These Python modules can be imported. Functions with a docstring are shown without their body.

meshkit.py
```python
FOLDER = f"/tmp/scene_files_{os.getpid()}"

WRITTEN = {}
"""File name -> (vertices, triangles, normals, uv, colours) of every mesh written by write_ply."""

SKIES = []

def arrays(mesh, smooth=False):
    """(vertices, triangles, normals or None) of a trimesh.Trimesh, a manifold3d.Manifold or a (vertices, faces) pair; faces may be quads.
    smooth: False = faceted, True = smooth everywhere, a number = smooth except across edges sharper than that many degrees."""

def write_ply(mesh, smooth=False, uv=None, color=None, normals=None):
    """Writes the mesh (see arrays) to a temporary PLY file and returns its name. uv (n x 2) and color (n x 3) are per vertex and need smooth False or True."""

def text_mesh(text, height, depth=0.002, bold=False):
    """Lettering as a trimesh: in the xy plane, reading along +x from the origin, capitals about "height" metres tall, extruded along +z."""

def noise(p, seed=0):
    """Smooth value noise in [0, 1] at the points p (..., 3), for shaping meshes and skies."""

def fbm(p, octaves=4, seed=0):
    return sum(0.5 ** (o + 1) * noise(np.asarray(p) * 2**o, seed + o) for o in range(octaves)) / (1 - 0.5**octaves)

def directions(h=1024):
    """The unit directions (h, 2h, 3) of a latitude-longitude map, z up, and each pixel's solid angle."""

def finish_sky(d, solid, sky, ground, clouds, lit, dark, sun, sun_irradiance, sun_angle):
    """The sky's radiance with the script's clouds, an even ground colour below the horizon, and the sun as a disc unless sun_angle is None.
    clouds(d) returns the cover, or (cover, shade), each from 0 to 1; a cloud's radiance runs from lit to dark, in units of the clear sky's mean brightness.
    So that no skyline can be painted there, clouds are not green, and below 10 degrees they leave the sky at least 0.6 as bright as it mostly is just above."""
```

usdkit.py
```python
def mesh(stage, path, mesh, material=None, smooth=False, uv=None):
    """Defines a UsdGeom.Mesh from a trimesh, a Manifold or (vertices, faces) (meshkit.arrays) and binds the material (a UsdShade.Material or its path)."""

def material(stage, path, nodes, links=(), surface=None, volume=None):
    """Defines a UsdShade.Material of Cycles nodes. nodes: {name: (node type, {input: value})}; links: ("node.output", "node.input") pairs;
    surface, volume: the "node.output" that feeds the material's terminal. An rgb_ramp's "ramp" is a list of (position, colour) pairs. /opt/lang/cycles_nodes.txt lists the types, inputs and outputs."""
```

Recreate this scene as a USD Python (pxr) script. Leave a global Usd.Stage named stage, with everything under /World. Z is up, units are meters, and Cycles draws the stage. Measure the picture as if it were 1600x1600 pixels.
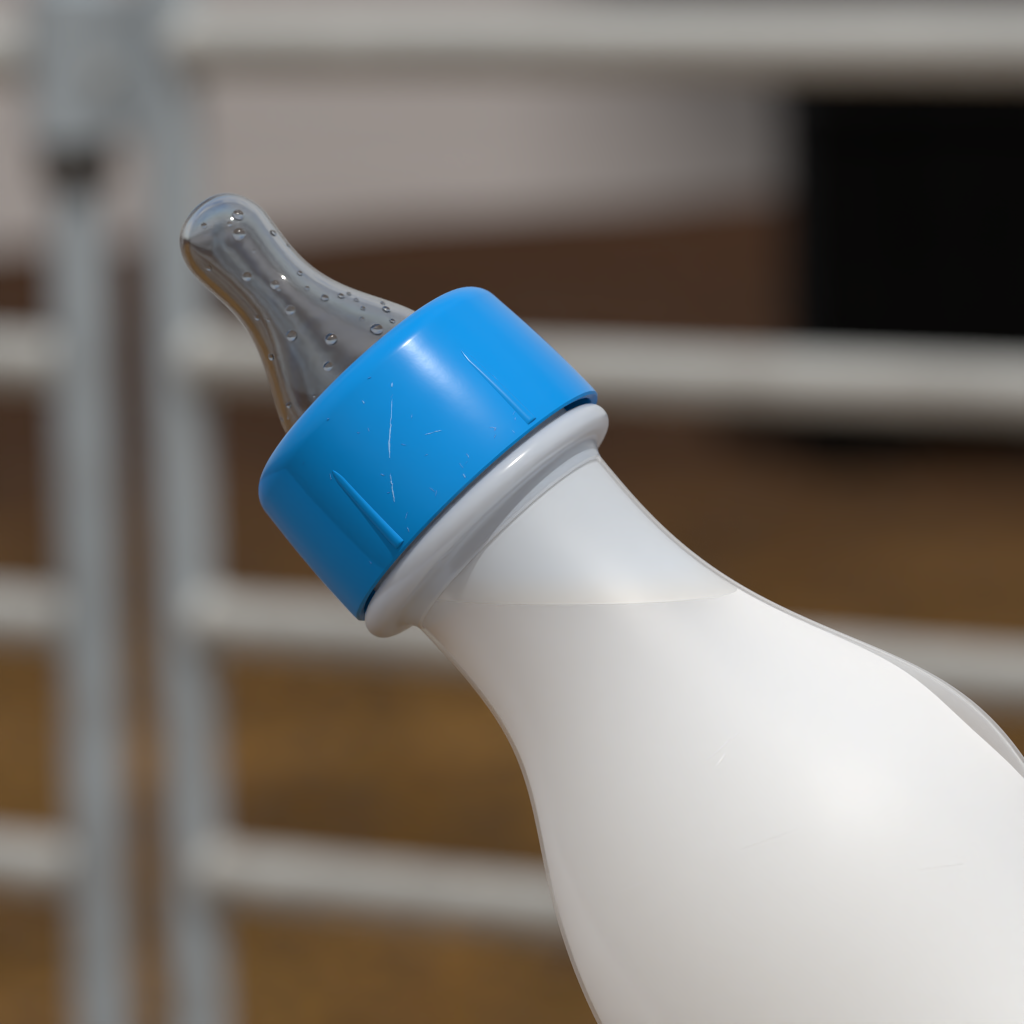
import math, random
import numpy as np
import trimesh
import manifold3d as m3
from scipy.interpolate import UnivariateSpline
import usdkit, meshkit
from pxr import Usd, UsdGeom, UsdLux, UsdShade, Gf, Sdf

random.seed(7)
rng = np.random.default_rng(7)
stage = Usd.Stage.CreateInMemory()
UsdGeom.SetStageUpAxis(stage, UsdGeom.Tokens.z)
UsdGeom.SetStageMetersPerUnit(stage, 1.0)
UsdGeom.Xform.Define(stage, '/World')
UsdGeom.Scope.Define(stage, '/World/Looks')

# ------------------------------------------------------------------ camera
FOCAL, APERTURE = 205.0, 36.0
FPX = FOCAL / APERTURE * 1600.0                 # focal length in pixels of the 1600 px photograph
CAM = np.array([0.0, 0.0, 1.13])
PITCH, ROLL = math.radians(-6.7), math.radians(1.3)
LENS_OPENING = 10.5                              # mm
EXPOSURE = 0.5
BOTTLE_DISTANCE = 0.80
F = np.array([0, math.cos(PITCH), math.sin(PITCH)])
R0, U0 = np.array([1.0, 0, 0]), np.array([0, -math.sin(PITCH), math.cos(PITCH)])
R = math.cos(ROLL) * R0 - math.sin(ROLL) * U0
U = math.sin(ROLL) * R0 + math.cos(ROLL) * U0
cam = UsdGeom.Camera.Define(stage, '/World/Camera')
cam.CreateFocalLengthAttr(FOCAL)
cam.CreateHorizontalApertureAttr(APERTURE)
cam.CreateVerticalApertureAttr(APERTURE)
cam.CreateFStopAttr(FOCAL / LENS_OPENING)
cam.CreateFocusDistanceAttr(BOTTLE_DISTANCE - 0.017)
cam.CreateClippingRangeAttr((0.05, 2000.0))
cam.CreateExposureAttr(EXPOSURE)
M = Gf.Matrix4d(*[float(x) for x in (*R, 0, *U, 0, *(-F), 0, *CAM, 1)])
cam.AddTransformOp().Set(M)


def unproject(px, py, depth):
    return CAM + depth * (F + (px - 800) / FPX * R - (py - 800) / FPX * U)


def on_ground(px, py, z=0.0):
    d = F + (px - 800) / FPX * R - (py - 800) / FPX * U
    return CAM + d * (z - CAM[2]) / d[2]


# ------------------------------------------------------------------ sky and sun
SUN = np.array([0.17, -0.45, 0.87]); SUN /= np.linalg.norm(SUN)
SUN_ELEV, SUN_ROT = math.asin(SUN[2]), math.atan2(SUN[0], SUN[1])
SKY_STRENGTH, SUN_INTENSITY, SUN_ANGLE = 0.09, 0.50, 0.5
CLOUD = (4.2, 4.1, 3.95)
sky_mat = usdkit.material(stage, '/World/Looks/sky_light', {
    'tc': ('texture_coordinate', {}),
    'mp': ('mapping', {'scale': (1.0, 1.0, 1.9), 'location': (0.3, 0.1, 0.6)}),
    'n': ('noise_texture', {'scale': 2.6, 'detail': 6.0, 'roughness': 0.55, 'distortion': 0.3}),
    'r': ('rgb_ramp', {'ramp': [(0.0, (0, 0, 0)), (0.33, (0, 0, 0)), (0.55, (1, 1, 1)), (1.0, (1, 1, 1))]}),
    's': ('sky_texture', {'sky_type': 'single_scattering', 'sun_disc': False, 'sun_elevation': SUN_ELEV, 'sun_rotation': SUN_ROT,
                          'air_density': 1.0, 'aerosol_density': 2.0}),
    'm': ('mix_color', {'b': CLOUD, 'use_clamp': False}),
    'bg': ('background_shader', {'strength': SKY_STRENGTH}),
}, [('tc.generated', 'mp.vector'), ('mp.vector', 'n.vector'), ('n.fac', 'r.fac'), ('r.color', 'm.fac'),
    ('s.color', 'm.a'), ('m.result', 'bg.color')], surface='bg.background')
dome = UsdLux.DomeLight.Define(stage, '/World/sky')
dome.CreateIntensityAttr(1.0)
UsdShade.MaterialBindingAPI.Apply(dome.GetPrim()).Bind(sky_mat)
dome.GetPrim().SetCustomDataByKey('kind', 'structure')
sun = UsdLux.DistantLight.Define(stage, '/World/sun')
sun.CreateIntensityAttr(SUN_INTENSITY)
sun.CreateAngleAttr(SUN_ANGLE)
sun.CreateNormalizeAttr(True)
sun.CreateColorAttr(Gf.Vec3f(1.0, 0.955, 0.89))
z = SUN; x = np.cross([0, 0, 1.0], z); x /= np.linalg.norm(x); y = np.cross(z, x)
sun.AddTransformOp().Set(Gf.Matrix4d(*[float(v) for v in (*x, 0, *y, 0, *z, 0, 0, 0, 5, 1)]))

# ------------------------------------------------------------------ helpers
used = {}


def numbered(parent, name):
    key = f'{parent}/{name}'
    n = used.get(key, 0)
    used[key] = n + 1
    return f'{key}_{n:03d}' if n else key


def tag(prim, label=None, cat=None, group=None, kind=None):
    for k, v in (('label', label), ('category', cat), ('group', group), ('kind', kind)):
        if v:
            prim.SetCustomDataByKey(k, v)
    return prim


def obj(name, mesh, material, parent='/World', smooth=30):
    parent = parent if isinstance(parent, str) else str(parent.GetPath())
    return usdkit.mesh(stage, numbered(parent, name), mesh, '/World/Looks/' + material, smooth=smooth).GetPrim()


def thing(name, origin, axes=None):
    x = UsdGeom.Xform.Define(stage, numbered('/World', name))
    a = np.eye(3) if axes is None else np.asarray(axes)
    x.AddTransformOp().Set(Gf.Matrix4d(*[float(v) for v in (*a[0], 0, *a[1], 0, *a[2], 0, *origin, 1)]))
    return x.GetPrim()


def grid_mesh(rings, close_start=False, close_end=False):
    """Rings (n, m, 3) of closed loops joined into a surface; optional flat caps."""
    rings = np.asarray(rings)
    n, m = rings.shape[:2]
    v = rings.reshape(-1, 3)
    i, j = np.meshgrid(np.arange(n - 1), np.arange(m), indexing='ij')
    a, b = i * m + j, i * m + (j + 1) % m
    f = np.vstack([np.stack([a, b, b + m], -1).reshape(-1, 3), np.stack([a, b + m, a + m], -1).reshape(-1, 3)])
    extra = []
    if close_start:
        v = np.vstack([v, rings[0].mean(0)]); k = len(v) - 1
        extra.append(np.stack([np.full(m, k), (np.arange(m) + 1) % m, np.arange(m)], 1))
    if close_end:
        v = np.vstack([v, rings[-1].mean(0)]); k = len(v) - 1; o = (n - 1) * m
        extra.append(np.stack([np.full(m, k), o + np.arange(m), o + (np.arange(m) + 1) % m], 1))
    f = np.vstack([f] + extra)
    t = trimesh.Trimesh(v, f, process=False)
    if t.is_watertight and t.volume < 0:
        t.invert()
    return t


def closed_lathe(profile, seg=192, centre=None):
    """profile: closed loop of (r, z); a ring-shaped solid."""
    p = np.asarray(profile, float)
    a = np.linspace(0, 2 * np.pi, seg, endpoint=False)
    rings = np.stack([np.outer(p[:, 0], np.cos(a)), np.outer(p[:, 0], np.sin(a)), np.repeat(p[:, 1:2], seg, 1)], -1)
    n = len(p)
    if centre is not None:
        rings[:, :, 0] += np.asarray(centre)[:, None]
    rings = np.concatenate([rings, rings[:1]])
    t = grid_mesh(rings)
    v, f = t.vertices, t.faces.copy()
    f[f >= n * seg] -= n * seg
    t = trimesh.Trimesh(v[:n * seg], f, process=False)
    if t.volume < 0:
        t.invert()
    return t


def tube(points, radius, sides=20, closed=True):
    p = np.asarray(points, float)
    t = np.gradient(p, axis=0); t /= np.linalg.norm(t, axis=1, keepdims=True)
    ref = np.array([0.013, 0.021, 1.0]) if abs(t[0, 2]) < 0.9 else np.array([1.0, 0.01, 0.02])
    a = np.cross(t, ref); a /= np.linalg.norm(a, axis=1, keepdims=True)
    b = np.cross(t, a)
    ang = np.arange(sides) * 2 * np.pi / sides
    rad = np.broadcast_to(radius, (len(p),))[:, None, None]
    rings = p[:, None] + rad * (np.cos(ang)[None, :, None] * a[:, None] + np.sin(ang)[None, :, None] * b[:, None])
    return grid_mesh(rings, closed, closed)


def rounded_box(sx, sy, sz, r=0.004, sub=6):
    s = m3.Manifold.sphere(r, 4 * sub)
    pts = [s.translate([a * (sx / 2 - r), b * (sy / 2 - r), c * (sz / 2 - r)]) for a in (-1, 1) for b in (-1, 1) for c in (-1, 1)]
    return m3.Manifold.batch_hull(pts)


# ------------------------------------------------------------------ materials
def mat(name, nodes, links=(), surface='p.BSDF', volume=None):
    return usdkit.material(stage, '/World/Looks/' + name, nodes, links, surface=surface, volume=volume)


mat('soil', {
    'g': ('geometry', {}),
    'n': ('noise_texture', {'scale': 1.3, 'detail': 8.0, 'roughness': 0.62}),
    'n2': ('noise_texture', {'scale': 38.0, 'detail': 5.0, 'roughness': 0.7}),
    'n3': ('noise_texture', {'scale': 0.55, 'detail': 4.0, 'roughness': 0.55}),
    'sx': ('separate_xyz', {}),
    'mr': ('map_range', {'from_min': 9.3, 'from_max': 11.6, 'clamp': True}),
    'wob': ('math', {'math_type': 'multiply_add', 'value2': 3.0}),
    'straw': ('rgb_ramp', {'ramp': [(0.30, (0.0737, 0.0383, 0.0121)), (0.52, (0.1304, 0.0694, 0.0220)), (0.72, (0.2126, 0.1176, 0.0397))]}),
    'earth': ('rgb_ramp', {'ramp': [(0.25, (0.0315, 0.0165, 0.0095)), (0.55, (0.0485, 0.0249, 0.0146)), (0.8, (0.0665, 0.0363, 0.0217))]}),
    'mx': ('mix_color', {}),
    'fine': ('mix_color', {'blend_type': 'overlay', 'fac': 0.5}),
    'bmp': ('bump', {'strength': 0.6, 'distance': 0.02}),
    'p': ('principled_bsdf', {'roughness': 1.0, 'specular_ior_level': 0.0}),
}, [('g.position', 'n.vector'), ('g.position', 'n2.vector'), ('g.position', 'n3.vector'), ('g.position', 'sx.vector'),
    ('n3.fac', 'wob.value1'), ('sx.y', 'wob.value3'), ('wob.value', 'mr.value'), ('n.fac', 'straw.fac'), ('n.fac', 'earth.fac'),
    ('mr.result', 'mx.fac'), ('straw.color', 'mx.a'), ('earth.color', 'mx.b'), ('mx.result', 'fine.a'), ('n2.color', 'fine.b'),
    ('fine.result', 'p.base_color'), ('n2.fac', 'bmp.height'), ('bmp.normal', 'p.normal')])

mat('pale_gravel', {
    'g': ('geometry', {}),
    'n': ('noise_texture', {'scale': 0.5, 'detail': 6.0, 'roughness': 0.6}),
    'n2': ('noise_texture', {'scale': 45.0, 'detail': 4.0, 'roughness': 0.7}),
    'sx': ('separate_xyz', {}),
    'wob': ('math', {'math_type': 'multiply_add', 'value2': 0.5}),
    'mr': ('map_range', {'from_min': 0.25, 'from_max': 1.15, 'clamp': True}),
    'pale': ('rgb_ramp', {'ramp': [(0.3, (0.2035, 0.1798, 0.1671)), (0.7, (0.2624, 0.2346, 0.2175))]}),
    'darker': ('rgb_ramp', {'ramp': [(0.3, (0.0535, 0.0462, 0.0418)), (0.7, (0.0802, 0.0697, 0.0631))]}),  # gravel turns to this darker tone towards the right
    'mx': ('mix_color', {}),
    'fine': ('mix_color', {'blend_type': 'overlay', 'fac': 0.35}),
    'p': ('principled_bsdf', {'roughness': 0.9, 'specular_ior_level': 0.2}),
}, [('g.position', 'n.vector'), ('g.position', 'n2.vector'), ('g.position', 'sx.vector'), ('n.fac', 'wob.value1'), ('sx.x', 'wob.value3'),
    ('wob.value', 'mr.value'), ('n.fac', 'pale.fac'), ('n.fac', 'darker.fac'), ('mr.result', 'mx.fac'), ('pale.color', 'mx.a'), ('darker.color', 'mx.b'),
    ('mx.result', 'fine.a'), ('n2.color', 'fine.b'), ('fine.result', 'p.base_color')])

mat('galvanised', {
    'tc': ('texture_coordinate', {}),
    'v': ('noise_texture', {'scale': 60.0, 'detail': 3.0, 'roughness': 0.6}),
    'n': ('noise_texture', {'scale': 6.0, 'detail': 5.0}),
    'c': ('rgb_ramp', {'ramp': [(0.3, (0.4410, 0.4497, 0.4336)), (0.7, (0.5144, 0.5218, 0.4997))]}),
    'rr': ('map_range', {'to_min': 0.42, 'to_max': 0.62}),
    'g': ('geometry', {}),
    'sx': ('separate_xyz', {}),
    'mud': ('noise_texture', {'scale': 22.0, 'detail': 6.0, 'roughness': 0.7}),
    'hz': ('map_range', {'from_min': 1.02, 'from_max': 0.30, 'to_min': 0.10, 'to_max': 0.62, 'clamp': True}),
    'spl': ('map_range', {'from_min': 0.36, 'from_max': 0.66, 'clamp': True}),
    'mm': ('math', {'math_type': 'multiply'}),
    'mc': ('mix_color', {'b': (0.135, 0.098, 0.066)}),
    'p': ('principled_bsdf', {'metallic': 0.25}),
}, [('tc.object', 'v.vector'), ('tc.object', 'n.vector'), ('n.fac', 'c.fac'), ('c.color', 'mc.a'), ('g.position', 'sx.vector'), ('g.position', 'mud.vector'), ('sx.z', 'hz.value'), ('mud.fac', 'spl.value'), ('hz.result', 'mm.value1'), ('spl.result', 'mm.value2'), ('mm.value', 'mc.fac'), ('mc.result', 'p.base_color'), ('v.fac', 'rr.value'), ('rr.result', 'p.roughness')])

mat('dull_galvanised', {
    'tc': ('texture_coordinate', {}),
    'v': ('noise_texture', {'scale': 60.0, 'detail': 3.0, 'roughness': 0.6}),
    'n': ('noise_texture', {'scale': 6.0, 'detail': 5.0}),
    'c': ('rgb_ramp', {'ramp': [(0.3, (0.3366, 0.3934, 0.4335)), (0.7, (0.4084, 0.4697, 0.5152))]}),
    'rr': ('map_range', {'to_min': 0.42, 'to_max': 0.62}),
    'g': ('geometry', {}),
    'sx': ('separate_xyz', {}),
    'mud': ('noise_texture', {'scale': 22.0, 'detail': 6.0, 'roughness': 0.7}),
    'hz': ('map_range', {'from_min': 1.02, 'from_max': 0.30, 'to_min': 0.10, 'to_max': 0.62, 'clamp': True}),
    'spl': ('map_range', {'from_min': 0.36, 'from_max': 0.66, 'clamp': True}),
    'mm': ('math', {'math_type': 'multiply'}),
    'mc': ('mix_color', {'b': (0.135, 0.098, 0.066)}),
    'p': ('principled_bsdf', {'metallic': 0.25}),
}, [('tc.object', 'v.vector'), ('tc.object', 'n.vector'), ('n.fac', 'c.fac'), ('c.color', 'mc.a'), ('g.position', 'sx.vector'), ('g.position', 'mud.vector'), ('sx.z', 'hz.value'), ('mud.fac', 'spl.value'), ('hz.result', 'mm.value1'), ('spl.result', 'mm.value2'), ('mm.value', 'mc.fac'), ('mc.result', 'p.base_color'), ('v.fac', 'rr.value'), ('rr.result', 'p.roughness')])

mat('black_plastic', {
    'tc': ('texture_coordinate', {}),
    'n': ('noise_texture', {'scale': 8.0, 'detail': 5.0}),
    'c': ('rgb_ramp', {'ramp': [(0.3, (0.002, 0.002, 0.002)), (0.8, (0.004, 0.0038, 0.0035))]}),
    'p': ('principled_bsdf', {'roughness': 0.9, 'specular_ior_level': 0.02}),
}, [('tc.object', 'n.vector'), ('n.fac', 'c.fac'), ('c.color', 'p.base_color')])

mat('painted_shadow', {'p': ('principled_bsdf', {'base_color': (0.055, 0.048, 0.042), 'roughness': 0.8})})  # dark colour standing in for shade below the coupling sleeve

mat('wood_chip', {
    'o': ('geometry', {}),
    'c': ('rgb_ramp', {'ramp': [(0.0, (0.0588, 0.0319, 0.0151)), (0.5, (0.1176, 0.0672, 0.0277)), (1.0, (0.2100, 0.1386, 0.0672))]}),
    'p': ('principled_bsdf', {'roughness': 0.9}),
}, [('o.random_per_island', 'c.fac'), ('c.color', 'p.base_color')])

# translucent polythene: part of the light passes straight, part is scattered, with a glossy skin
mat('translucent_plastic', {
    'tc': ('texture_coordinate', {}),
    'n': ('noise_texture', {'scale': 90.0, 'detail': 4.0, 'roughness': 0.6}),
    'b': ('bump', {'strength': 0.05, 'distance': 0.0006}),
    'n2': ('noise_texture', {'scale': 30.0, 'detail': 6.0, 'roughness': 0.7}),
    'rr': ('map_range', {'from_min': 0.3, 'from_max': 0.7, 'to_min': 0.44, 'to_max': 0.60, 'clamp': True}),
    'd': ('principled_bsdf', {'base_color': (0.93, 0.945, 0.955), 'roughness': 1.0, 'specular_ior_level': 0.0}),
    'tr': ('transparent_bsdf', {'color': (1.0, 1.0, 1.0)}),
    'lw': ('layer_weight', {'blend': 0.35}),
    'lr': ('map_range', {'from_min': 0.0, 'from_max': 1.0, 'to_min': 0.92, 'to_max': 0.82, 'clamp': True}),
    'body': ('mix_closure', {}),
    'geo': ('geometry', {}),
    'inv': ('math', {'math_type': 'subtract', 'value1': 1.0}),
    'ff': ('math', {'math_type': 'multiply'}),
    'fr': ('fresnel', {'IOR': 1.45}),
    'gl': ('glossy_bsdf', {'color': (0.9, 0.9, 0.9)}),
    'out': ('mix_closure', {}),
}, [('tc.object', 'n.vector'), ('tc.object', 'n2.vector'), ('n.fac', 'b.height'), ('b.normal', 'gl.normal'), ('n2.fac', 'rr.value'), ('rr.result', 'gl.roughness'),
    ('lw.facing', 'lr.value'), ('lr.result', 'body.fac'), ('d.BSDF', 'body.closure1'), ('tr.BSDF', 'body.closure2'), ('geo.backfacing', 'inv.value2'),
    ('fr.fac', 'ff.value1'), ('inv.value', 'ff.value2'), ('ff.value', 'out.fac'), ('body.closure', 'out.closure1'), ('gl.BSDF', 'out.closure2')], surface='out.closure')

mat('milky_plastic', {
    'p': ('principled_bsdf', {'base_color': (0.56, 0.65, 0.77), 'roughness': 0.2, 'subsurface_weight': 0.5, 'subsurface_scale': 0.005,
                              'subsurface_radius': (0.8, 0.9, 1.0), 'specular_ior_level': 0.5}),
})

mat('milk_white', {
    'p': ('principled_bsdf', {'base_color': (0.970, 0.972, 0.765), 'roughness': 0.5, 'subsurface_weight': 1.0, 'subsurface_scale': 0.032,
                              'subsurface_radius': (1.0, 0.9, 0.75), 'specular_ior_level': 0.0}),
})

mat('blue_plastic', {
    'tc': ('texture_coordinate', {}),
    'n': ('noise_texture', {'scale': 220.0, 'detail': 4.0, 'roughness': 0.6}),
    'n2': ('noise_texture', {'scale': 45.0, 'detail': 3.0}),
    'rr': ('map_range', {'from_min': 0.3, 'from_max': 0.7, 'to_min': 0.20, 'to_max': 0.32}),
    'c': ('rgb_ramp', {'ramp': [(0.3, (0.0001, 0.243, 0.665)), (0.7, (0.0001, 0.258, 0.70))]}),
    'b': ('bump', {'strength': 0.05, 'distance': 0.0004}),
    'p': ('principled_bsdf', {'specular_ior_level': 0.19}),
}, [('tc.object', 'n.vector'), ('tc.object', 'n2.vector'), ('n2.fac', 'rr.value'), ('rr.result', 'p.roughness'), ('n2.fac', 'c.fac'), ('c.color', 'p.base_color'),
    ('n.fac', 'b.height'), ('b.normal', 'p.normal')])

mat('scuffed_blue', {
    'p': ('principled_bsdf', {'base_color': (0.22, 0.50, 0.86), 'roughness': 0.55}),
})

mat('scuffed_white', {'p': ('principled_bsdf', {'base_color': (0.88, 0.88, 0.86), 'roughness': 0.5})})

mat('clear_silicone', {
    'hz': ('principled_bsdf', {'base_color': (0.42, 0.50, 0.60), 'roughness': 0.4}),
    'mx': ('mix_closure', {'fac': 0.02}),
    'tc': ('texture_coordinate', {}),
    'n': ('noise_texture', {'scale': 160.0, 'detail': 2.0}),
    'b': ('bump', {'strength': 0.07, 'distance': 0.0006}),
    'p': ('principled_bsdf', {'base_color': (0.66, 0.69, 0.73), 'roughness': 0.06, 'ior': 1.40, 'transmission_weight': 1.0}),
}, [('p.BSDF', 'mx.closure1'), ('hz.BSDF', 'mx.closure2'), ('tc.object', 'n.vector'), ('n.fac', 'b.height'), ('b.normal', 'p.normal')], surface='mx.closure')

mat('water', {'p': ('principled_bsdf', {'base_color': (1, 1, 1), 'roughness': 0.07, 'ior': 1.33, 'transmission_weight': 1.0})})

# ------------------------------------------------------------------ setting: ground
nx = 120
gx, gy = np.meshgrid(np.linspace(-70, 70, nx), np.linspace(-40, 160, nx), indexing='ij')
gz = np.zeros_like(gx)
i, j = np.meshgrid(np.arange(nx - 1), np.arange(nx - 1), indexing='ij')
a = i * nx + j
gf = np.stack([a, a + nx, a + nx + 1, a + 1], -1).reshape(-1, 4)
tag(obj('ground', (np.stack([gx, gy, gz], -1).reshape(-1, 3), gf), 'soil', smooth=True), kind='structure')
# pale gravel yard beyond the soil; its near edge wanders
edge_px = [(-2600, 640), (-1200, 520), (0, 385), (350, 366), (900, 328), (1250, 300), (2000, 255), (3500, 180)]
near = np.array([on_ground(px, py) for px, py in edge_px])
ts = np.linspace(0, len(near) - 1, 160)
line = np.stack([np.interp(ts, np.arange(len(near)), near[:, k]) for k in range(3)], 1)
line[:, 1] += 0.5 * (meshkit.fbm(np.stack([line[:, 0] * 1.7, line[:, 1] * .3, line[:, 2]], 1), 3, 4) - .5)
far = line.copy(); far[:, 1] = 150.0; far[:, 0] = np.linspace(-68, 68, len(far))
v = np.vstack([line, far]); v[:, 2] = 0.004
k = np.arange(len(line) - 1)
tag(obj('gravel_yard', (v, np.stack([k, k + 1, k + 1 + len(line), k + len(line)], 1)), 'pale_gravel', smooth=True), kind='structure')

# ------------------------------------------------------------------ steel hurdles
YAW = math.radians(34)
D = np.array([math.cos(YAW), -math.sin(YAW), 0.0])          # along the fence, to the right and nearer
NRM = np.array([-math.sin(YAW), -math.cos(YAW), 0.0])       # out of the fence, towards the camera
POST_DEPTH = 3.1
TUBE_R = 0.0155
ref = unproject(287, 800, POST_DEPTH)
rail_z = [unproject(335, py, POST_DEPTH)[2] for py in (66, 557, 971, 1374)]
rail_z += [rail_z[3] - 0.132, rail_z[3] - 0.264]
post_top = rail_z[0] + TUBE_R


def hurdle(u0, u1, label, drop):
    """A panel of round tube between u0 and u1 along the fence line."""
    base = ref + D * u0; base[2] = 0.0
    h = thing('steel_hurdle', base, [D, -NRM, [0, 0, 1.0]])
    L = u1 - u0
    top = post_top - drop
    # end posts rise to the top rail and turn into it
    for x in (0.0, L):
        obj('end_post', tube([[x, 0, 0.01], [x, 0, 0.3], [x, 0, 0.7], [x, 0, top + 0.030], [x, 0, top + 0.034]], [TUBE_R] * 4 + [TUBE_R * .7], 28), 'dull_galvanised', h)
        obj('foot', tube([[x, -0.11, 0.016], [x, 0, 0.0165], [x, 0.11, 0.016]], 0.0155, 16), 'galvanised', h)
    for q, zz in enumerate(rail_z):
        zz = zz - drop
        pts = np.stack([np.linspace(TUBE_R * 0.7, L - TUBE_R * 0.7, 12), np.zeros(12), np.full(12, zz)], 1)
        pts[1:-1, 2] += rng.normal(0, 0.0006, 10)
        obj('rail', tube(pts, TUBE_R * (1.06 if q == 0 else 0.97), 28), 'galvanised', h)
        for x in (TUBE_R, L - TUBE_R):                        # weld beads where rails meet the posts
            obj('weld', tube([[x - .002, 0, zz], [x + .0015, 0, zz], [x + 0.004, 0, zz]], [TUBE_R * 1.02, TUBE_R * 1.14, TUBE_R * 1.0], 20), 'galvanised', h)
    tag(h, label, 'hurdle', None)
    return h


hr = hurdle(0.0, 1.83, 'grey galvanised steel hurdle of round rails filling the background right of the double posts', 0.0)
GAP = 0.0655
hl = hurdle(-GAP - 1.83, -GAP, 'grey steel hurdle at the left picture edge, mostly cut off, with its end post showing', 0.0045)
# coupling that holds both posts together: a sleeve round the left post with a plate on to the right one
zb = unproject(125, 225, POST_DEPTH)[2]
zt = unproject(125, -25, POST_DEPTH)[2]
cb = ref + D * (-GAP); cb[2] = zb
cp = thing('hurdle_coupling', cb, [D, -NRM, [0, 0, 1.0]])
prof = [(TUBE_R + .0006, 0), (TUBE_R + .0072, 0), (TUBE_R + .0085, .0015), (TUBE_R + .0085, zt - zb - .0015), (TUBE_R + .0072, zt - zb), (TUBE_R + .0006, zt - zb)]
obj('sleeve', closed_lathe(prof, 40), 'dull_galvanised', cp)
shade_ring = closed_lathe([(TUBE_R + .0004, -.0235), (TUBE_R + .0052, -.0225), (TUBE_R + .0062, -.012), (TUBE_R + .0052, -.0015), (TUBE_R + .0004, -.0005)], 40)  # added dark ring that paints the sleeve's shadow onto the post
obj('shadow_ring', shade_ring, 'painted_shadow', cp)
pl = rounded_box(GAP - 2 * TUBE_R - .004, 0.020, (zt - zb) * 0.94, 0.002)
obj('plate', pl.translate([GAP / 2 + .003, -0.006, (zt - zb) * .5]), 'dull_galvanised', cp)
obj('bolt', tube([[GAP / 2 + .002, -.0215, (zt - zb) * .45], [GAP / 2 + .002, -.018, (zt - zb) * .45], [GAP / 2 + .002, -.012, (zt - zb) * .45]], 0.006, 6), 'galvanised', cp)
tag(cp, 'thick steel coupling sleeve joining the two upright posts at the top left', 'coupling')

# ------------------------------------------------------------------ black box far behind
bp = on_ground(1268, 745)
dist = bp[1]
bx = thing('pallet_box', [bp[0] + 0.60, bp[1] + 0.5, 0.0])
HB = (745 - 150) / FPX * dist
fh = 0.15
outer = rounded_box(1.2, 1.0, HB - fh, 0.018)
inner = rounded_box(1.13, 0.93, HB - fh, 0.016).translate([0, 0, 0.05])
obj('bin', (outer - inner).translate([0, 0, fh + (HB - fh) / 2]), 'black_plastic', bx)
rim = rounded_box(1.23, 1.03, 0.045, 0.012) - rounded_box(1.14, 0.94, 0.2, 0.012)
obj('rim', rim.translate([0, 0, HB - 0.022]), 'black_plastic', bx)
for k in range(9):
    obj('wall_rib', rounded_box(0.024, 0.016, HB - fh - 0.09, 0.004).translate([-0.54 + k * .135, -0.507, fh + (HB - fh) / 2 - 0.02]), 'black_plastic', bx)
for sx in (-1, 0, 1):
    for sy in (-1, 0, 1):
        obj('foot', rounded_box(0.19, 0.14, fh, 0.012).translate([sx * 0.505, sy * 0.42, fh / 2 + .004]), 'black_plastic', bx)
tag(bx, 'large black plastic box on short feet, far behind the rails at the right', 'box')

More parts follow.
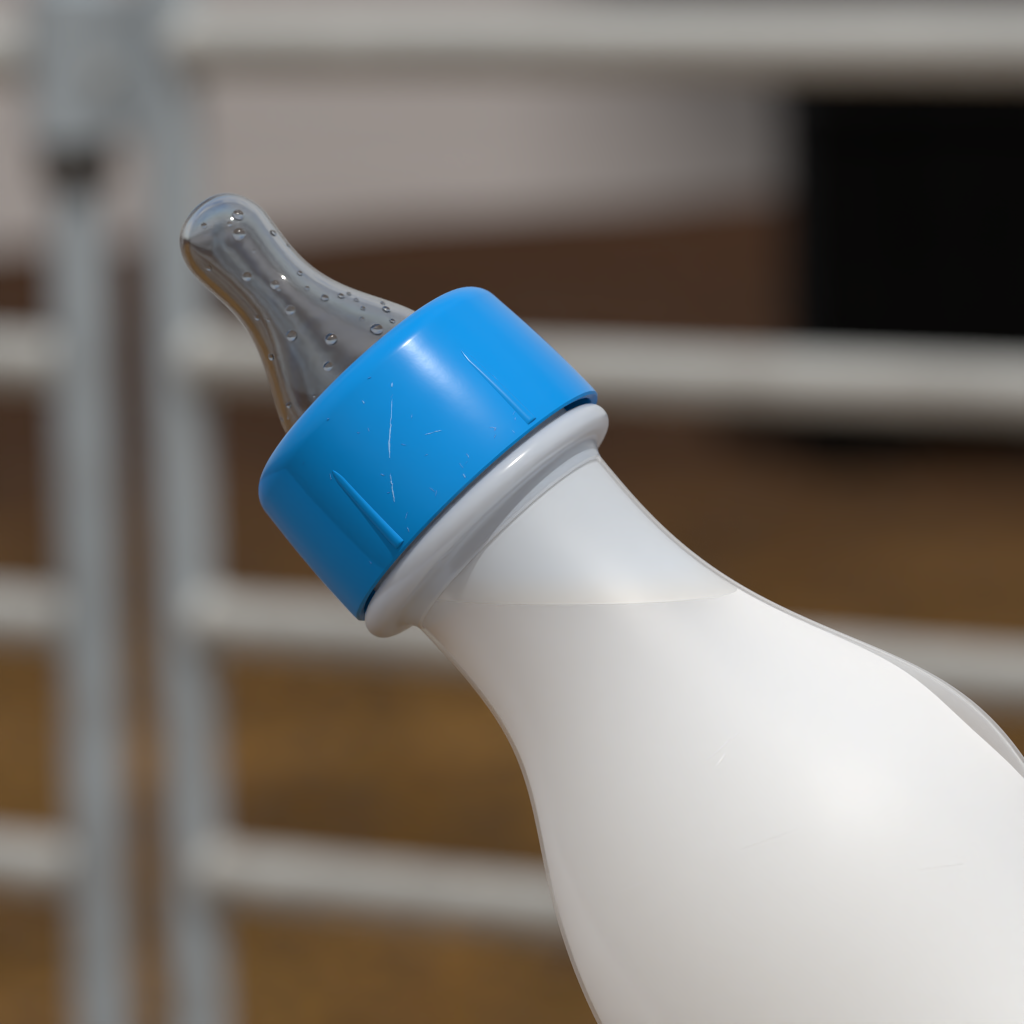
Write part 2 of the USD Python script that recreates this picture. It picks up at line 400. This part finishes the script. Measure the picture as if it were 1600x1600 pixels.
# loose wood chips over the soil
parts_v, parts_f, n0 = [], [], 0
N = 9000
cy = rng.uniform(1.5, 15.0, N); cx = rng.uniform(-1, 1, N) * (0.6 + 0.16 * cy)
base_box = trimesh.creation.box([1, 1, 1])
for k in range(N):
    s = np.array([rng.uniform(.012, .045), rng.uniform(.005, .014), rng.uniform(.003, .007)])
    an = rng.uniform(0, 2 * math.pi); tl = rng.uniform(-.35, .35)
    vv = base_box.vertices * s
    c_, s_ = math.cos(tl), math.sin(tl)
    vv = vv @ np.array([[c_, 0, s_], [0, 1, 0], [-s_, 0, c_]])
    c_, s_ = math.cos(an), math.sin(an)
    vv = vv @ np.array([[c_, s_, 0], [-s_, c_, 0], [0, 0, 1]]) + [cx[k], cy[k], 0.003 + s[0] * abs(math.sin(tl)) * .45]
    parts_v.append(vv); parts_f.append(base_box.faces + n0); n0 += 8
tag(obj('wood_chips', (np.vstack(parts_v), np.vstack(parts_f)), 'wood_chip', smooth=False), 'loose brown wood chips scattered over the soil behind the rails', 'wood chips', kind='stuff')

# ------------------------------------------------------------------ the feeding bottle
# measured along the axis from the cap's lower rim (t, towards the body) and across it (q, to the right), in pixels of the photograph
TILT = math.radians(8.0)
O_PX = (746.0, 791.0)
AX = np.array([0.690, 0.724]); AX /= np.linalg.norm(AX)
NX = np.array([AX[1], -AX[0]])
S = BOTTLE_DISTANCE / FPX                                   # metres per pixel
axis = math.cos(TILT) * (AX[0] * R - AX[1] * U) - math.sin(TILT) * F      # towards the body
X3 = NX[0] * R - NX[1] * U
Z3 = -axis
Y3 = np.cross(Z3, X3)                                        # away from the camera
KZ = S / math.cos(TILT)
T_END = 1900.0
origin = unproject(*O_PX, BOTTLE_DISTANCE) + axis * T_END * KZ
zz = lambda t: (T_END - np.asarray(t, float)) * KZ


def tq(pts):
    p = np.asarray(pts, float) - O_PX
    return np.stack([p @ AX, p @ NX], 1)


def smooth_curve(pts, err=1.8):
    p = pts[np.argsort(pts[:, 0])]
    return UnivariateSpline(p[:, 0], p[:, 1], k=4, s=len(p) * err * err)


right_px = [(928, 700), (960, 742), (1000, 788), (1040, 826), (1080, 858), (1180, 927), (1240, 957), (1300, 984), (1375, 1018), (1425, 1039), (1475, 1062), (1512, 1088), (1550, 1130), (1575, 1160), (1600, 1200)]
left_px = [(636, 962), (665, 992), (700, 1026), (745, 1080), (785, 1142), (820, 1215), (838, 1280), (855, 1360), (870, 1430), (895, 1502), (932, 1598)]
rt, lt = tq(right_px), tq(left_px)
rt = np.vstack([rt, [[1000, 316], [1200, 300], [1600, 268], [1900, 244]]])
lt = np.vstack([lt, [[800, -440], [900, -452], [1000, -464], [1200, -480], [1600, -512], [1900, -536]]])
fr_, fl_ = smooth_curve(rt), smooth_curve(lt)
body_r = lambda t: (fr_(t) - fl_(t)) / 2
body_c = lambda t: (fr_(t) + fl_(t)) / 2

bottle = thing('feeding_bottle', origin, [X3, Y3, Z3])
tag(bottle, 'tilted translucent feeding bottle with blue screw cap and clear teat, large in front', 'bottle')
SEG = 224
ang = np.linspace(0, 2 * np.pi, SEG, endpoint=False)


def ring(t, r, c):
    """r may vary with the angle."""
    r = np.broadcast_to(r, ang.shape)
    return np.stack([(c + r * np.cos(ang)) * S, r * np.sin(ang) * S, np.full(SEG, zz(t))], 1)


# outer and inner wall; the flange below the cap is a part of its own
T0 = 62.0
tt = np.concatenate([np.linspace(T0, 1000, 150), np.linspace(1010, T_END - 60, 40)])
WALL = 6.5
outer_rings = [ring(t, body_r(t), body_c(t)) for t in tt]
rb = body_r(T_END - 60)
for a_ in np.linspace(0.15, math.pi / 2, 8):                 # rounded base
    outer_rings.append(ring(T_END - 60 + 60 * math.sin(a_), rb - 60 * (1 - math.cos(a_)), body_c(T_END - 60)))
inner_rings = [ring(t, body_r(t) - WALL, body_c(t)) for t in tt]
full = np.concatenate([outer_rings, [ring(T_END, rb * .5, body_c(T_END - 60)), ring(T_END - 16, rb * .5, body_c(T_END - 60))], [ring(T_END - 25, rb - 70, body_c(T_END - 60))], inner_rings[::-1]])
n = len(full)
shell = grid_mesh(np.concatenate([full, full[:1]]))
fs = shell.faces.copy(); fs[fs >= n * SEG] -= n * SEG
shell = trimesh.Trimesh(shell.vertices[:n * SEG], fs, process=False)
if shell.volume < 0:
    shell.invert()
body = obj('bottle_body', shell, 'translucent_plastic', bottle)
# moulding seams, on the right towards the camera and on the far side
for az in (math.radians(-13), math.radians(167)):
    ts_ = np.linspace(80, 1840, 260)
    pts = np.stack([(body_c(ts_) + (body_r(ts_) + .3) * math.cos(az)) * S, (body_r(ts_) + .3) * math.sin(az) * S, zz(ts_)], 1)
    obj('mould_seam', tube(pts, 0.00020, 8), 'translucent_plastic', body)

# scuffs on the body's front
def body_mark(p0, p1, width, seed):
    g = np.random.default_rng(seed)
    rows = []
    for u in np.linspace(0, 1, 14):
        px, py = np.array(p0) * (1 - u) + np.array(p1) * u + g.normal(0, .35, 2)
        t0, q = tq([(px, py)])[0]
        t = t0
        for _ in range(12):
            r, c = float(body_r(t)), float(body_c(t))
            s_ = max(-.97, min(.97, (q - c) / r)); t = t0 + r * math.sqrt(1 - s_ * s_) * math.sin(TILT)
        az = -math.pi / 2 + math.asin(s_)
        w = width * (.2 + .8 * math.sin(math.pi * u)) * g.uniform(.6, 1.1) / r / 2
        rows.append([[(c + (r + o) * math.cos(az + d)) * S, (r + o) * math.sin(az + d) * S, float(zz(t + d * r * .6))] for d, o in ((-w, -.35), (-w * .5, .45), (w * .5, .45), (w, -.35))])
    obj('scuff', grid_mesh(np.array(rows), True, True), 'scuffed_white', body, smooth=False)


for k, (p0, p1, w_) in enumerate([((1125, 1305), (1228, 1268), 3.2), ((1090, 1172), (1140, 1128), 2.4), ((1105, 1180), (1118, 1160), 3.4), 
                                  ((960, 1370), (1005, 1350), 1.3), ((1400, 1330), (1470, 1322), 1.3)]):
    body_mark(p0, p1, w_, 90 + k)

# neck finish and flange: neck tube inside the cap, bulbous ring below the cap
rn = float(body_r(T0)); c0 = float(body_c(T0))
fl = [(rn - WALL, T0 - .3), (rn - WALL, -150), (rn + 6, -150), (rn + 10, -146), (rn + 10, -4), (rn + 13, 2), (rn + 18, 3.5)]
for a_ in np.linspace(-86, 92, 22):
    ca_ = math.cos(math.radians(a_))
    fl.append((221 + 31 * math.copysign(abs(ca_) ** .72, ca_), 27 + 23 * math.sin(math.radians(a_))))
fl += [(212, 51), (206, 54), (202, 60), (float(body_r(70)) + 1.6, 70), (float(body_r(75)) + .5, 75), (float(body_r(79)) - 3, 79)]
fl = [(r, t) for r, t in fl]
fl += [(rn - WALL + 1, T0 + 17)]
fl = np.array(fl)
prof = np.stack([fl[:, 0] * S, zz(fl[:, 1])], 1)
obj('neck_flange', closed_lathe(prof, 192, np.where(np.arange(len(fl)) < 6, c0, np.where(np.arange(len(fl)) < len(fl) - 6, -5.0, c0)) * S), 'milky_plastic', bottle)

# screw cap
CAP_H, RB, RT = 262.0, 258.0, 247.0
cp_ = [(RB - 15, 1.0), (RB - 4, 3.5), (RB - .5, 0.0)]
for t in np.linspace(-10, -205, 14):
    cp_.append((RB + (RT - RB) * (-t / 215) ** 1.3 + 2.0 * math.sin(math.pi * -t / 215), t))
RR = 46.0
for a_ in np.linspace(6, 90, 14):
    a_ = math.radians(a_)
    cp_.append((RT - RR + RR * math.cos(a_), -(CAP_H - RR) - RR * math.sin(a_)))
cp_ += [(170, -CAP_H - .5), (154, -CAP_H), (148, -CAP_H + 4), (146, -CAP_H + 12), (150, -CAP_H + 20), (170, -CAP_H + 22), (RT - 30, -CAP_H + 24), (RT - 14, -CAP_H + 40), (RB - 19, -100), (RB - 19, -8)]
cp_ = np.array(cp_)
cap_r = lambda t: np.interp(t, cp_[2:17, 1][::-1], cp_[2:17, 0][::-1])
cap = obj('screw_cap', closed_lathe(np.stack([cp_[:, 0] * S, zz(cp_[:, 1])], 1), 256), 'blue_plastic', bottle, smooth=35)


def on_cap(t, az, out=0.0):
    r = cap_r(t) + out
    return np.stack([r * np.cos(az) * S, r * np.sin(az) * S, zz(t)], -1)


# grip ribs: wedges that rise from the wall towards the rim
cam_az = -math.pi / 2
offs = [35.8, -29.0, -108.0, 180.0, 112.0]
for o in offs:
    az0 = cam_az + math.radians(o)
    rows = []
    for u in np.concatenate([np.linspace(0, .12, 10), np.linspace(.15, .97, 16), np.linspace(.98, 1, 4)]):
        t = -160 + 154 * u
        h = (0.5 + 3.2 * u) * min(1, (1.004 - u) / .02) ** .5 + .2
        w = 11.0 * (min(1, (u + .004) / .12) ** .5 * .7 + .3 * u) / RB
        prof_ = [(-w * 1.25, -3.0), (-w * .8, h * .45), (-w * .3, h * .95), (w * .3, h), (w * .75, h * .55), (w * 1.1, -3.0)]
        rows.append([on_cap(t, az0 + da, hh) for da, hh in prof_])
    obj('rib', grid_mesh(np.array(rows), True, True), 'blue_plastic', cap, smooth=50)


def pix_on_cap(px, py):
    """Point of the near cap wall that lies behind a pixel: (t, azimuth)."""
    t0, q = tq([(px, py)])[0]
    t = t0
    for _ in range(12):
        r = cap_r(t)
        s_ = q / r
        depth = r * math.sqrt(max(0, 1 - s_ * s_))
        t = t0 + depth * math.sin(TILT)
    return t, cam_az + math.asin(max(-1, min(1, q / cap_r(t))))


def scratch(pts, width, seed):
    g = np.random.default_rng(seed)
    p = np.array([pix_on_cap(*q) for q in pts])
    tt_ = np.linspace(0, 1, 26)
    s0 = np.linspace(0, 1, len(p))
    t_, a_ = np.interp(tt_, s0, p[:, 0]), np.interp(tt_, s0, p[:, 1])
    a_ = a_ + g.normal(0, 0.55, 26) / RB
    w = width * (0.25 + 0.75 * np.sin(np.pi * tt_) ** .5) * g.uniform(.35, 1.1, 26)
    rows = []
    for k in range(26):
        da = w[k] / RB / 2
        rows.append([on_cap(t_[k], a_[k] - da, -.4), on_cap(t_[k], a_[k] - da * .6, .45), on_cap(t_[k], a_[k] + da * .6, .45), on_cap(t_[k], a_[k] + da, -.4)])
    obj('scratch', grid_mesh(np.array(rows), True, True), 'scuffed_blue', cap, smooth=False)


scratch([(617, 628), (616, 660)], 2.4, 1)
scratch([(616, 655), (613, 695), (614, 718)], 5.0, 2)
scratch([(615, 742), (618, 765), (621, 785)], 3.6, 3)
scratch([(617, 603), (617, 609)], 5.0, 4)
scratch([(668, 682), (680, 679)], 3.2, 5)
scratch([(681, 678), (693, 676)], 2.6, 6)
scratch([(572, 630), (575, 634)], 3.0, 7)
scratch([(668, 714), (672, 712)], 2.6, 8)
scratch([(726, 742), (729, 748)], 3.2, 9)
scratch([(600, 742), (606, 744)], 1.6, 10)
for k in range(26):                                          # fine scuffs, most of them near the rim
    px, py = rng.uniform(470, 850), 0
    t_, q_ = rng.choice([rng.uniform(-75, -45), rng.uniform(-260, -60)], p=[.6, .4]), rng.uniform(-180, 190)
    p0 = np.array(O_PX) + AX * t_ + NX * q_
    an = rng.uniform(0, math.pi); ln_ = rng.uniform(3, 11)
    scratch([tuple(p0), tuple(p0 + ln_ * np.array([math.cos(an), math.sin(an)]))], rng.uniform(.7, 1.5), 40 + k)

# teat: hollow clear silicone
nl = [(461, 700), (455, 688), (440, 667), (427, 623), (415, 589), (402, 551), (384, 517), (362, 487), (338, 463), (315, 446), (290, 416), (276, 390)]
nr = [(672, 500), (660, 494), (615, 473), (568, 454), (521, 436), (490, 419), (465, 395), (443, 369), (424, 342), (405, 320)]
nlq, nrq = tq(nl), tq(nr)
gl_, gr_ = smooth_curve(nlq, 1.2), smooth_curve(nrq, 1.2)
TIP = tq([(307, 322)])[0, 0] - 4
t_b = max(nlq[:, 0].min(), nrq[:, 0].min()) + 6            # where the domed tip begins
t_a = min(nlq[:, 0].max(), nrq[:, 0].max()) - 1
nt = np.linspace(t_a, t_b, 60)
nr_ = (gr_(nt) - gl_(nt)) / 2
nc_ = (gr_(nt) + gl_(nt)) / 2
bodyp = [(r, t, c) for r, t, c in zip(nr_, nt, nc_)]
r_b, c_b = nr_[-1], nc_[-1]
H_T = t_b - TIP
dome_ = [(r_b * math.cos(a_) ** .82, t_b - H_T * math.sin(a_), c_b * (1 + .02 * a_)) for a_ in np.linspace(0.08, math.pi / 2 - .05, 20)]
skirt = [(205, -CAP_H + 48, 0), (208, -CAP_H + 40, 0), (206, -CAP_H + 30, 0), (160, -CAP_H + 29, 0), (nr_[0] + 3.5, -CAP_H + 27, nc_[0]), (nr_[0] + 1.5, -CAP_H + 12, nc_[0])]
outer_p = skirt + bodyp + dome_
print('teat', t_a, t_b, TIP, r_b, nr_.min(), nr_[0], nc_[0], c_b)
W = 14.0
pr = np.array(outer_p)
tr = np.gradient(pr[:, 0]); tz = np.gradient(pr[:, 1]); ln = np.hypot(tr, tz)
inn = []
for k in range(len(pr)):
    if k < 6:
        continue
    nrx, nzt = -tz[k] / ln[k], tr[k] / ln[k]
    sgn = 1 if nrx > 0 else -1
    w = W * (1 - .05 * math.sin(k * .11))
    r_ = pr[k, 0] - w * sgn * nrx
    t_ = pr[k, 1] - w * sgn * nzt
    if r_ > 6:
        inn.append((r_, t_, pr[k, 2]))
inn = [(pr[5, 0] - W, -CAP_H + 30, nc_[0]), (186, -CAP_H + 48, 0)][::-1] + [x for x in inn if x[1] < -CAP_H + 20]
loop = inn[::-1]
# outer from skirt to the tip, then the inside back (closed at the tip by small discs)
def lathe3(p, flip=False):
    return [ring(t, r, c) for r, t, c in p]
rings_ = lathe3(outer_p)
tip_o = pr[-1]
ri = lathe3(loop)
last_i = loop[0]
# closed surface: outer (skirt->tip) with a cap, inner (tip->skirt) with a cap, joined along the skirt
allr = np.concatenate([ri, rings_])
teat = grid_mesh(allr, True, True)
fs = teat.faces
v_ = teat.vertices
m_ = SEG; n_ = len(allr)
i0 = (n_ - 1)
# the first inner ring and last outer ring are closed; the skirt edge is joined by consecutive rings
if teat.volume < 0:
    teat.invert()
nip = obj('teat', teat, 'clear_silicone', bottle, smooth=60)

# droplets and bubbles on the teat
def teat_r(t):
    o = np.argsort(pr[6:, 1]); return np.interp(t, pr[6:, 1][o], pr[6:, 0][o])
def teat_c(t):
    o = np.argsort(pr[6:, 1]); return np.interp(t, pr[6:, 1][o], pr[6:, 2][o])


drops = [(373, 366, 9), (371, 336, 8), (358, 350, 4), (386, 432, 6.5), (430, 445, 6.5), (436, 452, 3), (455, 486, 7), (458, 526, 8), (520, 533, 8.5), (516, 575, 7),
         (425, 363, 5), (468, 427, 4), (480, 451, 3.5), (508, 467, 5.5), (533, 464, 5), (545, 460, 3.5), (557, 470, 3.5), (604, 486, 6), (614, 504, 4), (568, 484, 3.6), (567, 501, 3.6), (590, 518, 9),
         (425, 558, 5), (453, 634, 4), (441, 655, 3), (456, 632, 3), (326, 418, 4), (402, 496, 4), (598, 475, 3.5), (450, 380, 3), (318, 352, 4), (396, 392, 2.6), (420, 500, 2.6), (494, 620, 2.5)]
ico = trimesh.creation.icosphere(3, 1.0)
for px, py, rd in drops:
    t0, q = tq([(px, py)])[0]
    t = t0
    for _ in range(12):
        r, c = float(teat_r(t)), float(teat_c(t))
        s_ = max(-.95, min(.95, (q - c) / r))
        t = t0 + r * math.sqrt(1 - s_ * s_) * math.sin(TILT)
    az = cam_az + math.asin(s_)
    nrm = np.array([math.cos(az), math.sin(az), 0.0])
    pos = np.array([(c + r * math.cos(az)) * S, r * math.sin(az) * S, float(zz(t))])
    vv = ico.vertices.copy() * rd * 1.2 * S
    vv -= np.outer(vv @ nrm, nrm) * 0.35
    vv = vv + pos + nrm * rd * S * 0.12
    obj('droplet', trimesh.Trimesh(vv, ico.faces, process=False), 'water', nip, smooth=True)

# ------------------------------------------------------------------ the milk inside
GAPM = 1.6
tm = np.linspace(-60, 1000, 200)
tm = np.concatenate([tm, np.linspace(1010, T_END - 70, 40)])


def milk_ring(t):
    r0 = body_r(max(t, T0)) - WALL - GAPM
    recess = 25 * math.exp(-((t - 770) / 125) ** 2) * np.exp(-(np.minimum(np.abs(ang), 2 * np.pi - np.abs(ang)) / math.radians(48)) ** 2)
    return ring(t, r0 - recess, body_c(max(t, T0)))


mk = grid_mesh([milk_ring(t) for t in tm], True, True)
mm = m3.Manifold(m3.Mesh(np.asarray(mk.vertices, np.float32), np.asarray(mk.faces, np.uint32)))
if mm.volume() <= 0:
    mk.invert(); mm = m3.Manifold(m3.Mesh(np.asarray(mk.vertices, np.float32), np.asarray(mk.faces, np.uint32)))
# the surface of the milk is level in the world
up = np.array([X3[2], Y3[2], Z3[2]])
lev = unproject(955, 915, BOTTLE_DISTANCE)
off = float(np.dot(np.array([(lev - origin) @ X3, (lev - origin) @ Y3, (lev - origin) @ Z3]), up))
mm = mm.trim_by_plane([float(-u) for u in up], -off)
mat('film', {
    'tc': ('texture_coordinate', {}),
    'n': ('noise_texture', {'scale': 40.0, 'detail': 4.0}),
    'dot': ('vector_math', {'math_type': 'dot_product', 'vector2': tuple(up)}),
    'wob': ('math', {'math_type': 'multiply_add', 'value2': 0.0022}),
    'mr': ('map_range', {'range_type': 'smoothstep', 'from_min': off + 0.0008, 'from_max': off + 0.0062, 'clamp': True}),
    'c': ('rgb_ramp', {'ramp': [(0.3, (0.435, 0.51, 0.595)), (0.7, (0.475, 0.55, 0.635))]}),
    'mx': ('mix_color', {'a': (0.505, 0.50, 0.475)}),
    'p': ('principled_bsdf', {'roughness': 0.5, 'subsurface_weight': 0.35, 'subsurface_scale': 0.004,
                              'subsurface_radius': (0.8, 0.9, 1.0), 'specular_ior_level': 0.2}),
}, [('tc.object', 'n.vector'), ('tc.object', 'dot.vector1'), ('n.fac', 'wob.value1'), ('dot.value', 'wob.value3'), ('wob.value', 'mr.value'), ('n.fac', 'c.fac'), ('mr.result', 'mx.fac'), ('c.color', 'mx.b'), ('mx.result', 'p.base_color')])
# thin cloudy film left on the inside of the neck above the milk
ft = np.concatenate([np.linspace(-148, T0, 12), np.linspace(T0 + 6, 420, 60)])
fo = [ring(t, body_r(max(t, T0)) - WALL - GAPM, body_c(max(t, T0))) for t in ft]
fi = [ring(t, body_r(max(t, T0)) - WALL - GAPM - 7, body_c(max(t, T0))) for t in ft]
fl_ = np.concatenate([fo, fi[::-1]])
fm = grid_mesh(np.concatenate([fl_, fl_[:1]])); ff_ = fm.faces.copy(); ff_[ff_ >= len(fl_) * SEG] -= len(fl_) * SEG
fm = trimesh.Trimesh(fm.vertices[:len(fl_) * SEG], ff_, process=False)
if fm.volume < 0:
    fm.invert()
fmm = m3.Manifold(m3.Mesh(np.asarray(fm.vertices, np.float32), np.asarray(fm.faces, np.uint32)))
fmm = fmm.trim_by_plane([float(u) for u in up], off + 0.00012)
obj('milky_film', fmm, 'film', body, smooth=40)
milk = thing('milk', origin, [X3, Y3, Z3])
obj('liquid', mm, 'milk_white', milk, smooth=40)
tag(milk, 'white milk filling the tilted bottle up to a level line in its neck', 'milk')
